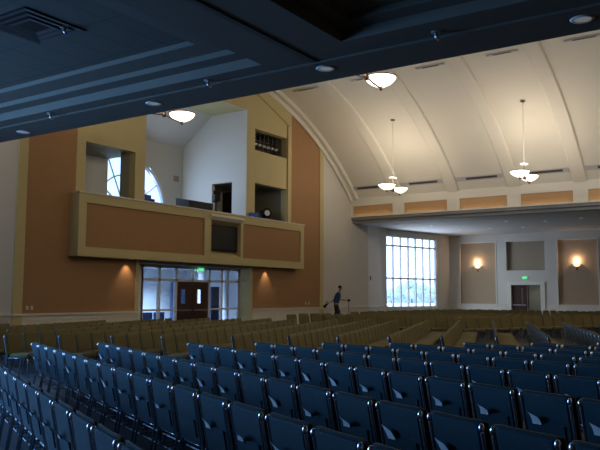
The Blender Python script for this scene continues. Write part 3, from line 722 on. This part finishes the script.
# ------------------------------------------------------------------ chairs
SP = .60; SPN = .60
def back_T():
    return Matrix.Translation((0, -.245, .44)) @ Matrix.Rotation(math.radians(11), 4, 'X')
CH = {}
def seat_mesh():
    b = MB(); n = 6; vs = []
    outline = []
    for cx, cy, a0 in ((.19, .19, 0), (-.19, .19, 90), (-.19, -.19, 180), (.19, -.19, 270)):
        for i in range(4): a = math.radians(a0+30*i); outline.append((cx+.07*math.cos(a), cy+.07*math.sin(a)))
    N = len(outline)
    for z, k in ((.395, .96), (.41, 1), (.455, 1), (.478, .93), (.485, .7)):
        vs += [(x*k, y*k+.01, z+.012*(y > 0)*(z > .45)) for x, y in outline]
    fs = [tuple(range(N))[::-1], tuple(range(4*N, 5*N))]+[(r*N+i, r*N+(i+1) % N, (r+1)*N+(i+1) % N, (r+1)*N+i) for r in range(4) for i in range(N)]
    return b.add(vs, fs).mesh('seat', M['fabric'], True)
def make_protos():
    T = back_T()
    CH['seat'] = seat_mesh()
    b = MB()     # upholstered back, gently hollowed
    nx, nz = 12, 7; vs = []
    for side in (0, 1):
        for j in range(nz+1):
            for i in range(nx+1):
                u, v = i/nx*2-1, j/nz
                hw = .276; x = u*hw; z = -.03+v*.485
                edge = max(abs(u), abs(2*v-1)); th = .024*(1-edge**10*.7)
                if v == 1: z -= .012*abs(u)**12
                y = .012*(u*u); y += th if side else -th*.5
                vs.append(tuple(T @ Vector((x, y, z))))
    W_ = nx+1; H_ = (nx+1)*(nz+1); fs = []
    for j in range(nz):
        for i in range(nx):
            a = j*W_+i; fs.append((a, a+1, a+W_+1, a+W_)); fs.append((H_+a, H_+a+W_, H_+a+W_+1, H_+a+1))
    for j in range(nz):
        for i in (0, nx):
            a = j*W_+i; fs.append((a, a+W_, H_+a+W_, H_+a))
    for i in range(nx):
        for j in (0, nz):
            a = j*W_+i; fs.append((a, a+1, H_+a+1, H_+a))
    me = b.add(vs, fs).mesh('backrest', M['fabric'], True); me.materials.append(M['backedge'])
    for p in me.polygons:                      # fabric front, painted shade behind
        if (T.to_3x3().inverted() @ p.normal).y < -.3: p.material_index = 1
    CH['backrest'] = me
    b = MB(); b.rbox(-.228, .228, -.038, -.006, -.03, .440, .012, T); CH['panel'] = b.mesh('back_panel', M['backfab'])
    b = MB()
    b.box(-.17, .17, -.048, -.030, .05, .20, T); b.box(-.175, .175, -.052, -.046, .19, .205, T)
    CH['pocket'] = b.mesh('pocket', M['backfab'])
    for s, nm in ((-1, 'rl'), (1, 'rr')):
        p0 = Vector((s*.248, -.33, 0)); q = [p0, Vector((s*.248, -.27, .40))]
        q += [T @ Vector((s*.250, -.026, h)) for h in (.05, .25, .37, .405)]
        q += [T @ Vector((s*.248, -.015, .425))]
        CH[nm] = MB().tube(q, [.011, .012, .013, .014, .016, .016, .010], 8).mesh('leg', M['frame'], True)
    for s, nm in ((-1, 'cl'), (1, 'cr')):
        c = T @ Vector((s*.250, -.028, .418)); q = [(0, .030)] + [(.021*math.sin(a*PI/6), .030*math.cos(a*PI/6)) for a in range(1, 6)] + [(0, -.030)]
        CH[nm] = MB().lathe(q, 10, tuple(c)).mesh('end_cap', M['cap'], True)
    for s, nm in ((-1, 'fl'), (1, 'fr')):
        CH[nm] = MB().tube([(s*.235, .235, 0), (s*.235, .215, .36), (s*.225, .19, .395)], .012, 6).mesh('leg', M['frame'], True)
    CH['frame'] = MB().tube([(-.235, .2, .385), (.235, .2, .385), (.248, -.235, .385), (-.248, -.235, .385)], .011, 6, True).mesh('seat_frame', M['frame'], True)
    b = MB().tube([(-.235, -.22, .34), (.235, -.22, .34)], .009, 6).tube([(-.235, .15, .22), (-.235, -.22, .22), (.235, -.22, .22), (.235, .15, .22)], .006, 5)
    for i in range(3): x = -.235+.235*i; b.tube([(x, -.22, .34), (x, -.22, .22), (x, .15, .22)], .006, 5)
    CH['rack'] = b.mesh('book_rack', M['rackmetal'])
    # simple versions
    b = MB().box(-.24, .24, -.235, .255, .40, .48); CH['lseat'] = b.mesh('seat', M['fabric'])
make_protos()
NAMES = dict(seat='seat', backrest='backrest', rl='leg', rr='leg', fl='leg', fr='leg', frame='seat_frame', rack='book_rack')
def make_chair(near):
    t_ = bpy.data.objects.new('church_chair', None); col.objects.link(t_); t_.empty_display_size = .1
    t_['category'] = 'chair'
    for k, nm in NAMES.items():
        if k == 'rack' and not near: continue
        o = bpy.data.objects.new(nm, CH[k]); col.objects.link(o); o.parent = t_
        if k == 'backrest' and near:
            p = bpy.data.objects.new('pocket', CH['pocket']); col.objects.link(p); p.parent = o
        if near and k in ('rl', 'rr'):
            p = bpy.data.objects.new('end_cap', CH['c'+k[1]]); col.objects.link(p); p.parent = o
        if k == 'backrest':
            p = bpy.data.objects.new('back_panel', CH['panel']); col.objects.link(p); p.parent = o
    return t_
protoN = protoF = None
def place_chair(x, y, face, label, group, near):
    """face = direction the sitter looks"""
    global protoN, protoF
    rz = math.atan2(face[1], face[0])-PI/2
    src = protoN if near else protoF
    if src is None:
        r = make_chair(near)
        if near: protoN = r
        else: protoF = r
    else:
        r = src.copy(); col.objects.link(r)
        for ch in list(src.children):
            c = ch.copy(); col.objects.link(c); c.parent = r
            for g in ch.children:
                d = g.copy(); col.objects.link(d); d.parent = c
    r.location = (x, y, 0); r.rotation_euler = (0, 0, rz)
    r['label'] = label; r['group'] = group
    return r
# near block: rows run away to the left, seen from behind
dN = Vector((.9015, -.4328)); fN = Vector((.4328, .9015))
starts = [(-11.75, 7.15), (-10.62, 7.76), (-9.74, 8.43), (-8.53, 9.34), (-7.62, 10.06), (-6.70, 10.77), (-5.76, 11.49), (-4.72, 12.3), (-3.75, 13.04), (-2.8, 13.8)]
nN = 0; cards = []
rowname = ['row nearest lower left corner'] + ['%s row from lower left' % ORD[k] for k in range(1, 10)]
rowang = [-26.2, -25.4, -25.1, -24, -21.3, -18.5, -18, -18, -18, -18]
for ri, s in enumerate(starts):
    i = 0
    a_ = math.radians(rowang[ri]); dN = Vector((math.cos(a_), math.sin(a_))); fN = Vector((-dN.y, dN.x))
    while True:
        P = Vector(s)+fN*.33+dN*(SPN*i+.28)
        q = project((P.x, P.y, .87))
        if q[2] < 1.2 or q[0] > 690 or (q[1] > 520) or i > 27: break
        i += 1
        lab = 'blue-lit chair seen from behind, %s from far end, %s' % (ORD[i-1], rowname[ri])
        place_chair(P.x, P.y, fN, lab, 'chairs of the near block seen from behind', True); nN += 1
        rnd = random.Random(ri*50+i)
        if rnd.random() < .9 and q[0] > -10 and ri < 9: cards.append((P, ri, i, rnd, math.atan2(fN.y, fN.x)))
cm = {}
for k in range(3):
    b = MB(); n = 4; vs = []
    T = back_T()
    for j in range(n+1):
        v = j/n
        for u in (-1, 1): vs.append(tuple(T @ Vector((-.095+.046*u+(.035*v*(k-1)), -.060-.05*v*v*(.4+.4*k), .19+.11*v-(.03*v if u > 0 else 0)))))
    b.add(vs, [(2*j, 2*j+1, 2*j+3, 2*j+2) for j in range(n)])
    cm[k] = b.mesh('pocket_card', M['card'])
for P, ri, i, rnd, fa in cards:
    o = bpy.data.objects.new('pocket_card', cm[rnd.randrange(3)]); col.objects.link(o)
    o.location = (P.x, P.y, 0); o.rotation_euler = (0, 0, fa-PI/2)
    tag(o, 'white card in back pocket of %s chair, %s' % (ORD[i-1], rowname[ri]), 'card', 'cards in the seat-back pockets')
# middle block: rows run away from the camera, sitters face right
f2 = Vector((.944, .329)); d2 = Vector((-.329, .944))
rows2 = [-13.6, -12.5, -11.4, -10.35, -9.28, -8.2, -7.15, -6.15, -4.75, -3.63, -2.65, -1.63, -.58, .51, 1.55, 2.65, 3.7]
def nearedge(n):      # start of the row along d2
    return 12.75+(n+9.28)*.26+.45
cand = []
for ri, n in enumerate(rows2):
    t = nearedge(n)
    while True:
        P = f2*n+d2*t
        lim = 22.0+(P.x+12.4)*.42 if P.x < -8.2 else 23.7
        if P.y > lim: break
        if P.x > XL+1.3: cand.append((2, ri, P.copy(), f2))
        t += SP
# far block: rows face the camera
f3 = Vector((.90, -.436)); d3 = Vector((.436, .90))
rows3 = [-20.0-1.04*k for k in range(16)]
for ri, n in enumerate(rows3):
    t = -10
    while t < 60:
        P = f3*n+d3*t
        if P.y > 24.6+max(0, (P.x+13)*.22) and P.x > XL+1.2 and P.y < YS-1.6 and not (P.x < -16.0 and 28.0 < P.y < 31.2) and P.x < 4:
            cand.append((3, ri, P.copy(), f3))
        t += SP
side = [c for c in cand if 625 <= project((*c[2], .87))[0] < 800]
cand = [c for c in cand if -25 < project((*c[2], .87))[0] < 625]
cand.sort(key=lambda c: project((*c[2], .87))[2])
indiv = cand[:300-nN]; rest = cand[300-nN:]+side
cnt = {}
n2rows = len(rows2)
for blk, ri, P, f in sorted(indiv, key=lambda c: (c[0], c[1], project((*c[2], .87))[2] if c[0] == 2 else c[2].x)):
    k = cnt.get((blk, ri), 0); cnt[(blk, ri)] = k+1
    if blk == 2: lab = 'olive chair facing right, %s from near end, %s row from right, middle block' % (ORD[k], ORD[n2rows-1-ri])
    else: lab = 'olive chair facing the camera, %s from left, %s row of far block' % (ORD[k], ORD[ri])
    place_chair(P.x, P.y, f, lab, 'chairs of the middle block' if blk == 2 else 'chairs of the far block', False)
def low_chairs(lst, name, lab):
    parts = {'seat': MB(), 'back': MB(), 'leg': MB()}
    for blk, ri, P, f in lst:
        R = Matrix.Translation((P.x, P.y, 0)) @ Matrix.Rotation(math.atan2(f.y, f.x)-PI/2, 4, 'Z')
        parts['seat'].rbox(-.24, .24, -.23, .25, .40, .485, .03, R, 2)
        parts['back'].rbox(-.238, .238, -.028, .028, .03, .45, .04, R @ back_T(), 2)
        for s in (-1, 1):
            parts['leg'].box(s*.24-.011, s*.24+.011, -.29, -.268, 0, .43, R); parts['leg'].box(s*.235-.011, s*.235+.011, .22, .242, 0, .40, R)
    o = parts['seat'].build(name, M['fabric']); tag(o, lab, 'chairs', kind='stuff')
    parts['back'].build('backrests', M['fabric'], o)['kind'] = 'stuff'; parts['leg'].build('legs', M['frame'], o)['kind'] = 'stuff'
low_chairs(rest, 'distant_chairs', 'packed rows of olive chairs in the distance before the far walls')
print('chairs: near', nN, 'individual others', len(indiv), 'stuff', len(rest), 'cards', len(cards))

# ------------------------------------------------------------------ person with vacuum on a low platform
PX, PY, PZ = -17.52, 29.38, .36
struct('floor_platform', MB().box(XL+.03, -16.3, 28.3, 30.9, 0, PZ), M['carpet'], 'low carpeted platform by the pale wall')
fwd = RR.copy(); fwd.z = 0; fwd.normalize()
per = thing('person', (PX, PY, PZ), 'person in a blue shirt and dark trousers pushing a vacuum by the pale wall', 'person', rz=math.atan2(fwd.y, fwd.x)-PI/2)
def skinmesh(name, V, E, R, m, parent, sub=2, root=0):
    me = bpy.data.meshes.new(name); me.from_pydata(V, E, []); me.materials.append(m)
    o = bpy.data.objects.new(name, me); col.objects.link(o)
    sk = o.modifiers.new('s', 'SKIN'); sk.use_smooth_shade = True
    for i, r in enumerate(R): me.skin_vertices[0].data[i].radius = (r, r) if not isinstance(r, tuple) else r
    me.skin_vertices[0].data[root].use_root = True
    sb = o.modifiers.new('d', 'SUBSURF'); sb.levels = sub; sb.render_levels = sub
    dg = bpy.context.evaluated_depsgraph_get(); dg.update()
    me2 = bpy.data.meshes.new_from_object(o.evaluated_get(dg)); bpy.data.objects.remove(o)
    me2.materials.clear(); me2.materials.append(m)
    o = bpy.data.objects.new(name, me2); col.objects.link(o); o.parent = parent; return o
# local frame: +y forward (to the right in the photo), leaning slightly forward
V = [(0, -.02, .93), (0, .0, 1.08), (0, .05, 1.25), (0, .10, 1.40), (0, .135, 1.49), (0, .16, 1.56),      # pelvis..neck
     (.10, -.01, .90), (.11, .12, .50), (.11, .02, .09), (.11, .16, .045),                                 # right leg
     (-.10, -.03, .90), (-.11, .0, .49), (-.11, -.28, .12), (-.11, -.16, .045),                             # left leg, trailing
     (.17, .10, 1.41), (.21, .16, 1.15), (.17, .38, 1.10), (.17, .46, 1.10),                                # right arm forward
     (-.17, .10, 1.41), (-.23, -.06, 1.17), (-.20, -.24, 1.02), (-.20, -.31, .99),                           # left arm back to the wand
     (0, .185, 1.64), (0, .19, 1.72), (0, .18, 1.77)]
E_ = [(0, 1), (1, 2), (2, 3), (3, 4), (4, 5), (0, 6), (6, 7), (7, 8), (8, 9), (0, 10), (10, 11), (11, 12), (12, 13),
      (3, 14), (14, 15), (15, 16), (16, 17), (3, 18), (18, 19), (19, 20), (20, 21), (5, 22), (22, 23), (23, 24)]
Rr = [(.14, .11), (.13, .10), (.15, .11), (.13, .10), .06, .05, .085, .06, .04, .035, .085, .06, .04, .035, .055, .042, .03, .026, .055, .042, .03, .026, (.07, .085), (.075, .09), (.05, .06)]
body = skinmesh('body', V, E_, Rr, M['skin'], per)
def fingers(base, d, side):
    d = Vector(d).normalized(); out = []
    sx = Vector((1, 0, 0))
    b = MB()
    for k, L in enumerate((.07, .08, .075, .06)):
        p = Vector(base)+sx*((k-1.5)*.018); q = p+d*L*.5; r_ = q+d*L*.3+Vector((0, 0, -.03))
        b.tube([p, q, r_], [.009, .008, .006], 6)
    p = Vector(base)-sx*side*.03-d*.03; b.tube([p, p+d*.035-sx*side*.015, p+d*.06], [.010, .009, .007], 6)
    b.build('fingers', M['skin'], per, True)
fingers((.17, .47, 1.10), (0, 1, -.2), 1); fingers((-.20, -.32, .985), (0, -1, -.3), -1)
# face details
b = MB().lathe([(0, -.02), (.014, -.012), (.012, .012), (0, .02)], 8, (0, .285, 1.675)); b.build('nose', M['skin'], per)
for s in (-1, 1): MB().lathe([(0, -.03), (.014, -.02), (.016, .015), (0, .03)], 8, (s*.078, .185, 1.68)).build('ear', M['skin'], per)
hb = MB(); hb.lathe([(.088, -.02), (.094, .03), (.08, .07), (.05, .095), (0, .105)], 16, (0, .165, 1.70)); hb.build('hair', M['hair'], per, True)
sv = [(0, -.02, .90), (0, .0, 1.10), (0, .05, 1.26), (0, .10, 1.40), (0, .125, 1.47), (.17, .10, 1.41), (.215, .15, 1.18), (-.17, .10, 1.41), (-.225, -.04, 1.20)]
skinmesh('shirt', sv, [(0, 1), (1, 2), (2, 3), (3, 4), (3, 5), (5, 6), (3, 7), (7, 8)], [(.19, .155), (.18, .16), (.20, .17), (.17, .15), (.085, .08), .085, .07, .085, .07], M['shirt'], per)
tv = [(0, -.02, 1.04), (0, -.02, .95), (.10, -.01, .88), (.11, .12, .50), (.11, .03, .10), (-.10, -.03, .88), (-.11, .0, .49), (-.11, -.27, .14)]
skinmesh('trousers', tv, [(0, 1), (1, 2), (2, 3), (3, 4), (1, 5), (5, 6), (6, 7)], [(.15, .12), (.155, .125), .10, .075, .06, .10, .075, .06], M['trousers'], per)
for s, y, z in ((.11, .10, .0), (-.11, -.22, .0)):
    MB().rbox(s-.045, s+.045, y-.12, y+.14, z, z+.09, .03).build('shoe', M['black'], per, True)
# dark tool carried low behind, and a thin wand in the forward hand
a_ = math.atan2(fwd.y, fwd.x)-PI/2
ho = Matrix.Rotation(a_, 4, 'Z') @ Vector((-.21, -.40, .96))
tool = thing('blower', (PX+ho.x, PY+ho.y, PZ+ho.z), 'dark handheld blower hanging from the trailing hand of the person', 'blower', rz=a_)
MB().tube([(0, .02, .0), (0, -.10, -.10), (0, -.19, -.20)], [.03, .06, .075], 12).build('barrel', M['black'], tool, True)
MB().tube([(0, .04, .04), (0, -.02, .10), (0, -.14, .0)], .016, 8).build('handle', M['black'], tool, True)
duster = MB().rbox(-.05, .05, -.06, .08, -.05, .05, .02).tube([(0, .0, -.04), (0, .02, -.72)], .012, 8).build('spray_wand', M['black'])
hp_ = Vector((PX, PY, PZ))+fwd*.54; R_ = Matrix.Rotation(math.atan2(fwd.y, fwd.x)-PI/2, 4, 'Z')
off = R_ @ Vector((.17, .56, 0)); duster.location = (PX+off.x, PY+off.y, PZ+1.10); duster.rotation_euler = (0, 0, math.atan2(fwd.y, fwd.x)-PI/2)
tag(duster, 'thin black wand held in the forward hand of the person', 'wand')
